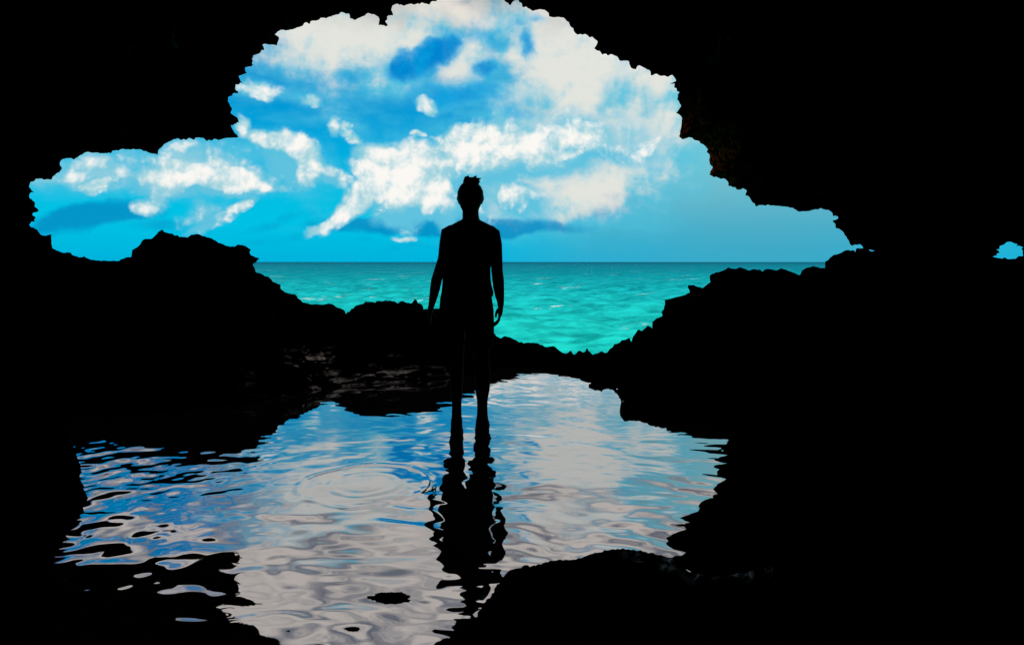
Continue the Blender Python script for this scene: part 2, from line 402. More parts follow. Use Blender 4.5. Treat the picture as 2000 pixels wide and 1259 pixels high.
def sea_mat():
    m, t, b = new_mat('sea_water')
    g = t.new('ShaderNodeNewGeometry').outputs['Position']
    sp = t.new('ShaderNodeSeparateXYZ'); t.l.new(g, sp.inputs[0])
    X, Y, Z = sp.outputs
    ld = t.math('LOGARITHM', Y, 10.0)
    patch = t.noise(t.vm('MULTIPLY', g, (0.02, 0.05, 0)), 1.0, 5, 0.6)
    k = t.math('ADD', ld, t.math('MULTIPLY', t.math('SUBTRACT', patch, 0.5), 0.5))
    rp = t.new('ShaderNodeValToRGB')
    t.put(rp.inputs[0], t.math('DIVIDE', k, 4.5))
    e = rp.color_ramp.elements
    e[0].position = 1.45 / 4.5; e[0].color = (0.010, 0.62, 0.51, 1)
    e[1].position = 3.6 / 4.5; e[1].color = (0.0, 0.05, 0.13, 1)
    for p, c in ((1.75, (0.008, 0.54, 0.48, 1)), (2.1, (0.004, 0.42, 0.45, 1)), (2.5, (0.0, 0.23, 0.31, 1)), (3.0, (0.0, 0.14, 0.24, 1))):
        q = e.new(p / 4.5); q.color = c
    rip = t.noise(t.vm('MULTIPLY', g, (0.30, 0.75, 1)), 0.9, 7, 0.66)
    col = t.mix(t.ss(rip, 0.31, 0.64), t.mix(0.62, rp.outputs[0], (0, 0.09, 0.11, 1)), t.mix(0.10, rp.outputs[0], (0.06, 0.85, 0.78, 1)))  # ripple noise puts wave shading and varied water tone into the colour
    # whitecaps: long foam streaks on a few crests
    f1 = t.noise(t.vm('MULTIPLY', g, (0.055, 0.10, 0)), 1.0, 3, 0.5)
    f2 = t.noise(t.vm('MULTIPLY', g, (0.6, 1.6, 1)), 1.0, 5, 0.7)
    foam = t.math('MULTIPLY', t.ss(f1, 0.60, 0.68), t.ss(f2, 0.53, 0.64))
    col = t.mix(foam, col, (0.72, 0.76, 0.74, 1))
    t.put(b.inputs['Base Color'], col)
    b.inputs['Roughness'].default_value = 0.35
    b.inputs['Specular IOR Level'].default_value = 0.0
    bp = t.new('ShaderNodeBump'); bp.inputs['Strength'].default_value = 0.35; bp.inputs['Distance'].default_value = 0.15
    t.l.new(t.noise(t.vm('MULTIPLY', g, (0.6, 1.0, 1)), 2.2, 6, 0.65), bp.inputs['Height'])
    t.l.new(bp.outputs[0], b.inputs['Normal'])
    return m

def plain_mat(name, c, rough=0.7, spec=0.3, sss=False):
    m, t, b = new_mat(name)
    g = t.new('ShaderNodeTexCoord').outputs['Object']
    n = t.noise(g, 14.0, 5, 0.6)
    t.put(b.inputs['Base Color'], t.mix(t.ss(n, 0.3, 0.7), tuple(v * 0.8 for v in c[:3]) + (1,), c))
    b.inputs['Roughness'].default_value = rough
    b.inputs['Specular IOR Level'].default_value = spec
    return m

# ------------------------------------------------------------------ the cave: a wall of rock with a wide ragged opening, roof and walls running back past the camera
UP = [(88, 900), (92, 700), (98, 560), (106, 500), (107, 489), (101, 478), (101, 458), (80, 456), (78, 449), (62, 438), (71, 431), (66, 418), (71, 412), (64, 402), (69, 396), (60, 378), (68, 376), (58, 365), (60, 356), (73, 352),
      (100, 351), (101, 341), (121, 333), (120, 313), (140, 309), (144, 312), (167, 300), (209, 298), (240, 293), (267, 292), (289, 298), (309, 303), (311, 293), (322, 282), (345, 271), (365, 273), (382, 274),
      (398, 270), (404, 278), (416, 272), (438, 269), (445, 265), (468, 268), (458, 256), (451, 247), (469, 240), (465, 229), (451, 221), (454, 211), (445, 198), (449, 184), (467, 180), (462, 167), (476, 164),
      (465, 149), (485, 144), (480, 133), (498, 130), (493, 116), (502, 107), (520, 99), (514, 88), (542, 90), (545, 73), (529, 67), (547, 60), (571, 61), (591, 51), (622, 42), (649, 35), (667, 28), (680, 28),
      (685, 38), (703, 40), (717, 31), (734, 33), (739, 51), (754, 53), (759, 36), (770, 31), (766, 20), (772, 11), (792, 13), (815, 7), (837, 8), (859, 0), (895, -8), (945, -10), (975, -5), (984, 3), (997, 11), (1004, 2), (1012, 2), (1024, 13),
      (1041, 22), (1055, 17), (1070, 24), (1072, 35), (1099, 36), (1108, 44), (1121, 64), (1135, 70), (1144, 68), (1161, 76), (1157, 96), (1175, 107), (1197, 109), (1210, 118), (1228, 120), (1233, 133), (1241, 136), (1248, 129),
      (1266, 142), (1270, 153), (1281, 147), (1299, 151), (1310, 149), (1316, 160), (1307, 164), (1320, 178), (1325, 180), (1323, 196), (1329, 208), (1320, 220), (1331, 227), (1333, 238), (1329, 253), (1326, 267), (1333, 273), (1349, 269),
      (1367, 280), (1382, 287), (1385, 302), (1387, 329), (1382, 343), (1409, 347), (1429, 367), (1449, 371), (1458, 382), (1476, 404), (1502, 402), (1545, 406), (1562, 414), (1585, 413), (1602, 408), (1620, 411), (1627, 420), (1636, 425),
      (1627, 434), (1636, 447), (1651, 462), (1662, 477), (1680, 478), (1687, 486), (1702, 488), (1709, 489), (1722, 505), (1740, 600), (1760, 900)]
HOLE = [(1939, 501), (1945, 499), (1948, 497), (1946, 494), (1952, 494), (1951, 490), (1946, 487), (1950, 487), (1953, 484), (1952, 481), (1962, 477), (1966, 473), (1972, 472), (1977, 473), (1980, 475), (1988, 477), (1984, 480), (1991, 480),
        (1998, 483), (1995, 486), (1998, 490), (1997, 492), (1998, 500), (1989, 500), (1984, 505), (1968, 506), (1964, 503), (1960, 503), (1959, 505), (1946, 503)]

def build_cave():
    c, s = resample(UP, 2.6)
    c = roughen(c, s, 6.5, 3)
    z0 = np.zeros_like(s)
    Yr = 7.6 + 0.35 * vnoise(np.stack([s / 420, z0, z0], -1), 77) + 0.10 * vnoise(np.stack([s / 40, z0 + 4, z0], -1), 78)
    R = np.stack([(c[:, 0] - 1000) / F * Yr, Yr, CZ + (HZ - c[:, 1]) / F * Yr], -1)
    cx, cz = -0.6, 1.6
    sm, _ = resample(UP, 2.6)
    k = 61
    pad = np.pad(sm, ((k, k), (0, 0)), 'edge')
    ker = np.hanning(2 * k + 1); ker /= ker.sum()
    sm = np.stack([np.convolve(pad[:, i], ker, 'valid') for i in range(2)], -1)
    dx = (sm[:, 0] - 1000) / F * 7.6 - cx; dz = CZ + (HZ - sm[:, 1]) / F * 7.6 - cz
    a, b, p = 7.4, 4.6, 3.0
    rr = (np.abs(dx / a) ** p + np.abs(dz / b) ** p) ** (-1 / p)
    T = np.stack([cx + dx * rr, np.full_like(dx, 5.4), cz + dz * rr], -1)
    eye = np.array([0, 0, CZ])
    k2 = 5
    cs = np.stack([np.convolve(np.pad(c[:, i], k2, 'edge'), np.ones(2 * k2 + 1) / (2 * k2 + 1), 'valid') for i in range(2)], -1)
    tg = np.gradient(cs, axis=0); tg /= np.linalg.norm(tg, axis=1)[:, None]
    bo = cs + np.stack([tg[:, 1], -tg[:, 0]], -1) * 24          # a little way into the rock
    Bo = np.stack([(bo[:, 0] - 1000) / F * Yr, Yr, CZ + (HZ - bo[:, 1]) / F * Yr], -1)
    out = np.stack([(R[:, 0] - cx), np.zeros_like(dx), (R[:, 2] - cz)], -1)
    out /= np.linalg.norm(out, axis=1)[:, None]
    wr = np.exp(-((c[:, 0] - 1390) / 75) ** 2) * (c[:, 1] < 420)
    wr = np.convolve(np.pad(wr, 30, 'edge'), np.ones(61) / 61, 'valid')      # the right flank turns towards the light
    rings, amp = [], []
    # the outer cliff above and beside the opening, then the lip
    for tt in np.linspace(1, 0, 14)[:-1]:
        back = 0.45 * min(1, tt * 4) + 0.5 * tt
        q = eye + (R - eye) * (1 + back / R[:, 1:2]) * 1.0
        q = q + (Bo - R) * min(1, tt * 8) + out * (0.12 * min(1, tt * 4) + 5.5 * max(0, tt - 0.2))
        rings.append(q); amp.append(0.10 * min(1, tt * 5))
    n_out = len(rings)
    for tt in np.linspace(0, 1, 80) ** 1.7:
        g = (tt ** (0.95 + 1.9 * wr))[:, None]
        g0 = min(1, tt / 0.03)
        q = (R * (1 - g0) + Bo * g0) * (1 - g) + T * g
        q[:, 1] = R[:, 1] + (T[:, 1] - R[:, 1]) * tt ** (0.75 - 0.3 * wr)
        rings.append(q); amp.append(0.26 * min(1, tt * 6))
    for Y in np.linspace(5.1, -3.2, 46):
        q = T.copy(); q[:, 1] = Y
        rings.append(q); amp.append(0.26)
    for f in (0.75, 0.5, 0.25, 0.02):
        q = T.copy(); q[:, 0] = cx + (T[:, 0] - cx) * f; q[:, 2] = cz + (T[:, 2] - cz) * f; q[:, 1] = -3.2 - 0.9 * (1 - f)
        rings.append(q); amp.append(0.2)
    P = np.stack(rings, 1)
    amp = np.array(amp)[None, :]
    n = normals(P)
    ctr = np.array([cx, 2.0, cz])
    n *= np.where(np.sum(n * (P - ctr), -1, keepdims=True) > 0, 1, -1)      # outwards
    d = crag(P * 1.5, 5) * amp + 0.02 * crag(P * 9.0, 6) * np.clip(amp / 0.1, 0, 1)
    P = P - n * np.minimum(d * (1 + 0.9 * wr[:, None]), 0.5 * amp)[..., None]
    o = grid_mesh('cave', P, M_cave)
    tag(o, kind='structure')
    # the small ragged window through the right wall: both faces of the wall are cut and a jagged sleeve of rock lines the gap
    from mathutils.bvhtree import BVHTree
    me = o.data
    bm = bmesh.new(); bm.from_mesh(me)
    hp = np.array(HOLE, float); hc = np.array([1970.0, 491.0])
    tree = BVHTree.FromBMesh(bm)
    eye = Vector((0, 0, CZ)); ray = (Vector(at(hc[0], hc[1], 1.0)) - eye).normalized()
    Ys, p = [], eye
    for _ in range(6):
        h = tree.ray_cast(p, ray)
        if h[0] is None: break
        Ys.append(h[0].y); p = h[0] + ray * 0.01
    print('wall crossings', Ys)
    Ya, Yb = Ys[0] + 0.08, Ys[-1] + 0.05
    kill = []
    for f in bm.faces:
        co = f.calc_center_median()
        if co.y < 3: continue
        x, y = 1000 + co.x / co.y * F, HZ - (co.z - CZ) / co.y * F
        if abs(x - hc[0]) < 62 and abs(y - hc[1]) < 48: kill.append(f)
    bmesh.ops.delete(bm, geom=kill, context='FACES')
    m = len(hp)
    ang = np.arctan2(hp[:, 1] - hc[1], hp[:, 0] - hc[0])
    rings = []
    for fac, Y in ((1.18, Yb), (1.08, (Ya + Yb) / 2), (1.0, Ya + 0.02), (1.02, Ya), (1.5, Ya - 0.02), (2.4, Ya), (4.2, Ya + 0.05), (7.0, Ya + 0.25)):
        if fac < 2: pts = hc + (hp - hc) * fac
        else: pts = hc + np.stack([np.cos(ang) * 30 * fac, np.sin(ang) * 17 * fac], -1)
        rings.append([bm.verts.new(at(x, y, Y)) for x, y in pts])
    for A, B in zip(rings[:-1], rings[1:]):
        for i in range(m): bm.faces.new((A[i], A[(i + 1) % m], B[(i + 1) % m], B[i]))
    bm.to_mesh(me); bm.free()
    return o

# ------------------------------------------------------------------ rocks between the pool and the sea: ridge lines with a rough face down to the water
LOW = [(-420, 440), (-100, 470), (60, 480), (103, 487), (110, 491), (136, 496), (154, 503), (163, 500), (175, 506), (196, 510), (217, 510), (231, 510), (245, 503), (257, 502), (259, 488), (269, 484), (280, 468), (297, 465),
       (317, 449), (343, 461), (366, 465), (374, 460), (385, 458), (413, 467), (430, 475), (448, 482), (458, 482), (464, 477), (481, 479), (490, 488), (488, 496), (507, 504), (493, 516), (499, 531), (525, 540), (535, 551),
       (546, 556), (548, 566), (560, 572), (577, 576), (591, 591), (609, 594), (630, 594), (647, 593), (661, 603), (672, 605), (674, 612), (690, 640), (705, 690)]
MID = [(640, 690), (660, 640), (672, 616), (682, 608), (695, 598), (713, 589), (730, 591), (751, 587), (771, 587), (776, 594), (786, 589), (807, 591), (809, 584), (821, 591), (828, 605), (850, 604), (859, 603), (880, 612), (910, 625),
       (940, 640), (963, 652), (977, 659), (996, 659), (1014, 668), (1024, 670), (1045, 668), (1063, 677), (1084, 677), (1098, 689), (1110, 691), (1115, 685), (1122, 689), (1133, 685), (1142, 691), (1147, 680), (1157, 692),
       (1166, 691), (1175, 686), (1184, 693), (1215, 700), (1300, 702)]
RGT = [(1150, 730), (1168, 700), (1176, 688), (1183, 689), (1193, 681), (1200, 672), (1210, 671), (1214, 664), (1229, 660), (1233, 668), (1236, 658), (1241, 650), (1247, 643), (1253, 646), (1265, 635), (1275, 642), (1275, 629), (1282, 622),
       (1294, 616), (1290, 609), (1297, 602), (1298, 586), (1314, 582), (1338, 576), (1348, 572), (1344, 558), (1354, 557), (1372, 562), (1388, 550), (1386, 537), (1396, 535), (1410, 530), (1424, 522), (1436, 525), (1446, 522), (1460, 528),
       (1484, 526), (1490, 530), (1494, 525), (1508, 526), (1516, 529), (1526, 525), (1544, 530), (1563, 537), (1565, 528), (1584, 521), (1612, 525), (1612, 510), (1620, 506), (1626, 498), (1642, 496), (1652, 490), (1666, 490), (1672, 494),
       (1674, 487), (1684, 486), (1696, 489), (1702, 492), (1710, 490), (1800, 508), (1940, 515), (2100, 500), (2350, 470)]

def ridge_rock(name, line, Y0, water, mat, label, seed, yvar=0.25, back=1.3, rough=4.2, disp=0.10, bulge=0.12, zback=-4.8, step=2.6, nface=56, zlow=-0.35, inset=18.0, Y_scale=1.0, convex=1.0):
    """line: traced crest; water: (px, py) polyline of the foot at the waterline"""
    c, s = resample(line, step)
    c = roughen(c, s, rough, seed)
    z0 = np.zeros_like(s)
    k4 = 40
    csm = np.stack([np.convolve(np.pad(c[:, i], k4, 'edge'), np.ones(2 * k4 + 1) / (2 * k4 + 1), 'valid') for i in range(2)], -1)
    Yr = (Y0(csm) if callable(Y0) else Y0) + yvar * vnoise(np.stack([s / 200, z0, z0], -1), seed + 1) + 0.06 * vnoise(np.stack([s / 22, z0 + 2, z0], -1), seed + 2)
    R = np.stack([(c[:, 0] - 1000) / F * Yr, Yr, CZ + (HZ - c[:, 1]) / F * Yr], -1)
    wp = np.array(water, float)
    k = 9; pad = np.pad(c[:, 0], k, 'edge'); cxs = np.convolve(pad, np.ones(2 * k + 1) / (2 * k + 1), 'valid')
    wx = wp[0, 0] + (cxs - line[0][0]) / (line[-1][0] - line[0][0]) * (wp[-1, 0] - wp[0, 0])
    wy = np.interp(wx, wp[:, 0], wp[:, 1])
    Wt = np.stack([*np.array([ground_at(a, b) for a, b in zip(wx, wy)]).T, np.zeros(len(wx))], -1)
    k2 = 7
    cs = np.stack([np.convolve(np.pad(c[:, i], k2, 'edge'), np.ones(2 * k2 + 1) / (2 * k2 + 1), 'valid') for i in range(2)], -1)
    tg = np.gradient(cs, axis=0); tg /= np.linalg.norm(tg, axis=1)[:, None] + 1e-9
    bo = cs + np.stack([-tg[:, 1], tg[:, 0]], -1) * inset        # a little way into the rock
    Bf, Bb = lift(bo, Yr - 0.01 * inset * Y_scale), lift(bo, Yr + 0.02 * inset * Y_scale)
    k3 = 28
    cv = np.stack([np.convolve(np.pad(c[:, i], k3, 'edge'), np.ones(2 * k3 + 1) / (2 * k3 + 1), 'valid') for i in range(2)], -1)
    Ys = np.convolve(np.pad(Yr, k3, 'edge'), np.ones(2 * k3 + 1) / (2 * k3 + 1), 'valid')
    cv[:, 1] += inset * 2.2
    Bs = lift(cv, Ys - 0.03 * inset * Y_scale)
    rings, amp = [], []
    for tt in np.linspace(1, 0, 12)[:-1]:
        q = Bb.copy()
        q[:, 1] += back * tt
        q[:, 0] *= q[:, 1] / Bb[:, 1]
        q[:, 2] = Bb[:, 2] * (1 - tt) + zback * tt
        rings.append(q); amp.append(disp * min(1, tt * 3))
    for tt in (1, 0.6, 0.3): rings.append(R * (1 - tt) + Bb * tt); amp.append(0.0)
    for tt in (0, 0.3, 0.6): rings.append(R * (1 - tt) + Bf * tt); amp.append(0.0)
    for tt in np.linspace(0, 1, nface) ** 1.25:
        sm = min(1, tt / 0.22); sm = sm * sm * (3 - 2 * sm)
        bb = Bf * (1 - sm) + Bs * sm
        q = bb * (1 - tt) + Wt * tt
        if convex != 1:
            e0, e1 = (HZ - (bb[:, 2] - CZ) / bb[:, 1] * F), (HZ + CZ / Wt[:, 1] * F)
            q[:, 2] = CZ + (HZ - (e0 + (e1 - e0) * tt ** convex)) / F * q[:, 1]
        q[:, 2] += bulge * math.sin(math.pi * tt) * np.clip(R[:, 2], 0, 1) * (1 if tt > .12 else tt / .12)
        rings.append(q); amp.append(disp * min(1, tt * 7))
    for tt in np.linspace(0, 1, 5)[1:]:
        q = Wt.copy(); q[:, 1] -= 0.25 * tt; q[:, 2] = zlow * tt
        rings.append(q); amp.append(disp * 0.6)
    P = np.stack(rings, 1)
    n = normals(P)
    ref = np.zeros(3); ref[1] = -0.7; ref[2] = 0.7
    sgn = np.where(np.mean(np.sum(n[:, 18:18 + nface // 2] * ref, -1)) > 0, 1, -1)
    n *= sgn
    dd = crag(P * 3.0, seed + 3) * np.array(amp)[None, :] + 0.012 * crag(P * 14, seed + 4) * np.clip(np.array(amp)[None, :] / 0.08, 0, 1)
    P = P + n * np.minimum(dd, 0.05)[..., None]
    o = grid_mesh(name, P, mat)
    return tag(o, label, 'rock')

# ------------------------------------------------------------------ cave floor with the pool basin
POOL = [(60, 1400), (70, 1259), (75, 1130), (120, 1030), (150, 965), (135, 905), (40, 868), (-80, 838), (300, 796), (490, 776), (700, 748), (850, 738), (1000, 712), (1100, 728), (1210, 758), (1300, 782), (1450, 803), (1460, 838), (1425, 850), (1415, 900), (1405, 960), (1350, 1010), (1320, 1045), (1335, 1078), (1322, 1100), (1345, 1122), (1470, 1112), (1500, 1104), (1490, 1120), (1380, 1140), (1360, 1400)]

def build_floor():
    poly = np.array([ground_at(*p) for p in POOL])
    xs = np.concatenate([np.arange(-7.6, -2.6, 0.05), np.arange(-2.6, 0.2, 0.03), np.arange(0.2, 1.8, 0.012), np.arange(1.8, 6.6, 0.05)])
    ys = np.concatenate([np.arange(-3.6, 0.4, 0.08), np.arange(0.4, 1.6, 0.03), np.arange(1.6, 5.0, 0.012), np.arange(5.0, 7.6, 0.04)])
    X, Y = np.meshgrid(xs, ys, indexing='ij')
    sd = np.full(X.shape, 1e9); inside = np.zeros(X.shape, bool)
    n = len(poly)
    for i in range(n):
        a, b = poly[i], poly[(i + 1) % n]
        e = b - a
        t = np.clip(((X - a[0]) * e[0] + (Y - a[1]) * e[1]) / (e @ e), 0, 1)
        sd = np.minimum(sd, np.hypot(X - a[0] - t * e[0], Y - a[1] - t * e[1]))
        cond = ((a[1] > Y) != (b[1] > Y)) & (X < (b[0] - a[0]) * (Y - a[1]) / (b[1] - a[1] + 1e-12) + a[0])
        inside ^= cond
    P = np.stack([X, Y, np.zeros_like(X)], -1)
    sgn = np.where(inside, -sd, sd)
    rag = np.where(X < 0, 0.09, 0.0)
    sgn = sgn + rag * fbm(P * 7, 4, 0.6, seed=31) + np.where(X > 0, 0.10, 0.0) * fbm(P * np.array([5.0, 17.0, 1]), 4, 0.55, seed=33)
    up = np.maximum(sgn, 0)
    z = np.where(sgn < 0, np.maximum(-0.13, sgn * 0.5), np.where(X > 0, 0.03, 0.10) * (1 - np.exp(-up / 0.05)) + 0.25 * up ** 0.8 * np.clip(up / np.where(X > 0, 0.3, 0.01), 0, 1))
    z = z + np.where((X < -0.9) & (sgn > 0), 0.42 * np.clip(sgn / 0.28, 0, 1) ** 1.2 * np.clip((Y - 2.2) / 0.8, 0, 1) * np.clip((4.6 - Y) / 0.5, 0, 1), 0)
    rg = crag(P * 3.0, 17)
    z = z + np.clip(sgn * 1.5, 0, 1) * rg * 0.10 + np.clip(sgn * 3, 0, 1) * 0.02 * crag(P * 12, 18) + np.where(sgn < 0, 0.02 * fbm(P * 3, 3, seed=9), 0)
    z = np.where(sgn < 0, np.minimum(z, -0.02), z)
    z = np.where(Y < 0.5, np.minimum(z, 0.25), z)
    bk = np.clip((Y - 4.7) / 0.5, 0, 1)
    z = np.where(Y > 4.7, np.minimum(z, 0.6 * (1 - bk) - 0.2 * bk), z)
    P[..., 2] = z
    o = grid_mesh('cave_floor', P, M_wet)
    tag(o, kind='structure')

# ------------------------------------------------------------------ water
def build_pool():
    xs = np.arange(-4.6, 2.6, 0.012); ys = np.concatenate([np.arange(0.6, 1.6, 0.03), np.arange(1.6, 7.2, 0.012)])
    X, Y = np.meshgrid(xs, ys, indexing='ij')
    P = np.stack([X, Y, np.zeros_like(X)], -1)
    z = np.zeros_like(X)
    r = np.random.default_rng(5)
    wx = X + 0.10 * fbm(P * 1.6, 3, seed=3); wy = Y + 0.10 * fbm(P * 1.6 + 20, 3, seed=4)
    calm = 0.55 + 0.45 * vnoise(P * 0.9, 8)
    near = np.clip((5.2 - Y) / 3.0, 0.25, 1.15)
    left = 1 + 1.5 * np.clip((-0.8 - X) / 0.8, 0, 1) * np.clip((4.2 - Y) / 1.0, 0, 1)
    for i in range(60):
        lam = 0.055 * (15.0 ** (r.random() ** 1.25))
        th = r.normal(math.radians(80), 0.55)
        k = 2 * math.pi / lam
        slope = 0.0105 * (lam / 0.3) ** 0.05
        gate = np.clip(0.5 + 1.1 * vnoise(P * 0.8 + 5.0 * i, 60 + i), 0, 1.2)
        z += slope / k * gate * np.sin(k * (math.cos(th) * wx + math.sin(th) * wy) + r.random() * 6.28)
    z *= near * (0.6 + 0.6 * calm) * (1 - 0.35 * np.clip((-0.7 - X) / 0.5, 0, 1))
    def ring(px, py, rads, A, lam, w):
        c = ground_at(px, py)
        rr = np.hypot(X - c[0], Y - c[1]) + 0.02 * fbm(P * 7 + px, 3, seed=44)
        o = 0
        for R0 in rads:
            o = o + A * np.cos(2 * math.pi * (rr - R0) / lam) * np.exp(-((rr - R0) / w) ** 2)
        return o
    chop = np.clip((-0.95 - X) / 0.6, 0, 1) * np.clip((4.1 - Y) / 0.6, 0, 1)                      # short chop in the left arm
    z += chop * (1 + 0.9 * np.clip((-1.55 - X) / 0.4, 0, 1)) * (0.0026 * fbm(P * 8.0 + 3, 2, seed=160) + 0.0010 * vnoise(P * 20.0, 165))
    z += 0.0011 * near * np.clip(0.5 + vnoise(P * 0.9 + 40, 171), 0, 1) * fbm(np.stack([wx, wy, 0 * wx], -1) * 7.0, 2, seed=170)
    c = ground_at(715, 944); rr = np.hypot(X - c[0], Y - c[1])
    z *= 1 - 0.7 * np.exp(-(rr / 0.27) ** 4)
    z += ring(715, 944, (0.30,), 0.0014, 0.07, 0.035) * np.clip(0.55 + 1.3 * vnoise(P * 3.2, 47), 0, 1) + ring(715, 944, (0.16,), 0.0003, 0.06, 0.04)
    z += ring(1078, 760, (0.05, 0.12), 0.0009, 0.05, 0.03)
    z += ring(925, 1150, (0.07, 0.13), 0.0007, 0.045, 0.025) * np.clip(0.5 + 1.5 * vnoise(P * 4, 46), 0, 1)
    P[..., 2] = z
    o = grid_mesh('pool_water', P, pool_mat(), smooth=True)
    tag(o, kind='structure')

SEA_Z = -4.0
def build_sea():
    H = CZ - SEA_Z
    q = np.concatenate([np.linspace(1 / 12000.0, 1 / 34.0, 300), np.linspace(1 / 34.0, 1 / 8.6, 140)[1:]])
    Y = 1.0 / q
    u = np.linspace(-1.5, 1.5, 1000)
    X = u[:, None] * (Y[None, :] + 3); Yg = np.broadcast_to(Y[None, :], X.shape)
    P = np.stack([X, Yg, np.zeros_like(X)], -1)
    r = np.random.default_rng(9)
    z = np.zeros_like(X)
    Qx = X + 0.9 * fbm(P * 0.12, 3, seed=70); Qy = Yg + 0.9 * fbm(P * 0.12 + 9, 3, seed=71)
    dx = 3.0 / 1000 * Yg; dy = np.abs(np.gradient(Y))[None, :] * np.ones_like(X)
    for i in range(40):
        lam = 0.8 * (14 ** r.random())
        th = r.normal(math.radians(262), 0.42)
        k = 2 * math.pi / lam
        lod = np.clip(lam / (2.5 * np.maximum(np.abs(math.cos(th)) * dx, np.abs(math.sin(th)) * dy)) - 0.6, 0, 1)
        ph = k * (math.cos(th) * Qx + math.sin(th) * Qy) + r.random() * 6.28
        gate = 0.6 + 0.6 * vnoise(P * 0.07 + 3.1 * i, 90 + i)
        z += lod * gate * 0.15 / k * (1 - 2 * np.abs(np.sin(ph / 2)) ** 1.3)
    P[..., 2] = SEA_Z + z
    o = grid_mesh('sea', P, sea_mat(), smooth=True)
    tag(o, kind='structure')

# ------------------------------------------------------------------ the person, standing ankle-deep with the back to us
PY = CZ * F / (795 - HZ)
KM = PY / F
PX = (919 - 1000) / F * PY
def bx(px): return (px - 919) * KM
def bz(py): return (795 - py) * KM

def tube(bm, pts, seg=20, flat=False):
    """pts: (x, y, z, r1, r2); r1 across (x-ish), r2 in depth.  flat: sections stay horizontal"""
    rings = []
    for i, (x, y, z, r1, r2) in enumerate(pts):
        p = Vector((x, y, z))
        a = Vector(pts[max(0, i - 1)][:3]); b = Vector(pts[min(len(pts) - 1, i + 1)][:3])
        ax = (b - a).normalized()
        if flat: e1, e2 = Vector((1, 0, 0)), Vector((0, 1, 0))
        else:
            e1 = Vector((1, 0, 0)) - ax * ax.x
            if e1.length < 0.2: e1 = Vector((0, 0, 1)) - ax * ax.z
            e1.normalize(); e2 = ax.cross(e1).normalized()
        rings.append([bm.verts.new(p + e1 * r1 * math.cos(t) + e2 * r2 * math.sin(t)) for t in np.linspace(0, 2 * math.pi, seg, endpoint=False)])
    for A, B in zip(rings[:-1], rings[1:]):
        for j in range(seg):
            bm.faces.new((A[j], A[(j + 1) % seg], B[(j + 1) % seg], B[j]))
    for Rr, e in ((rings[0], 0), (rings[-1], -1)):
        x, y, z, r1, r2 = pts[e]
        o = Vector(pts[e][:3]); nb = Vector(pts[1 if e == 0 else -2][:3])
        tip = bm.verts.new(o + (o - nb).normalized() * min(r1, r2) * 0.7)
        for j in range(seg): bm.faces.new((Rr[j], Rr[(j + 1) % seg], tip))

def ball(bm, c, r, seg=28):
    res = bmesh.ops.create_uvsphere(bm, u_segments=seg, v_segments=seg // 2, radius=1)
    for v in res['verts']:
        v.co = Vector((v.co.x * r[0] + c[0], v.co.y * r[1] + c[1], v.co.z * r[2] + c[2]))

def fused(name, bm, mat, voxel, smooth=4, parent=None, loc=(0, 0, 0)):
    """one continuous skin round all the overlapping volumes"""
    bmesh.ops.recalc_face_normals(bm, faces=bm.faces)
    me = bpy.data.meshes.new(name + '_raw'); bm.to_mesh(me); bm.free()
    o = bpy.data.objects.new(name + '_raw', me); COL.objects.link(o)
    m = o.modifiers.new('r', 'REMESH'); m.mode = 'VOXEL'; m.voxel_size = voxel
    sm = o.modifiers.new('s', 'SMOOTH'); sm.factor = 0.5; sm.iterations = smooth
    dg = bpy.context.evaluated_depsgraph_get()
    new = bpy.data.meshes.new_from_object(o.evaluated_get(dg))
    bpy.data.objects.remove(o); bpy.data.meshes.remove(me)
    new.name = name
    new.materials.clear(); new.materials.append(mat)
    new.polygons.foreach_set('use_smooth', np.ones(len(new.polygons), bool))
    r = bpy.data.objects.new(name, new); COL.objects.link(r)
    if parent: r.parent = parent
    r.location = loc
    return r

def sec(py, l, r, ry, y=0.0):
    return (bx((l + r) / 2), y, bz(py), (r - l) / 2 * KM, ry)

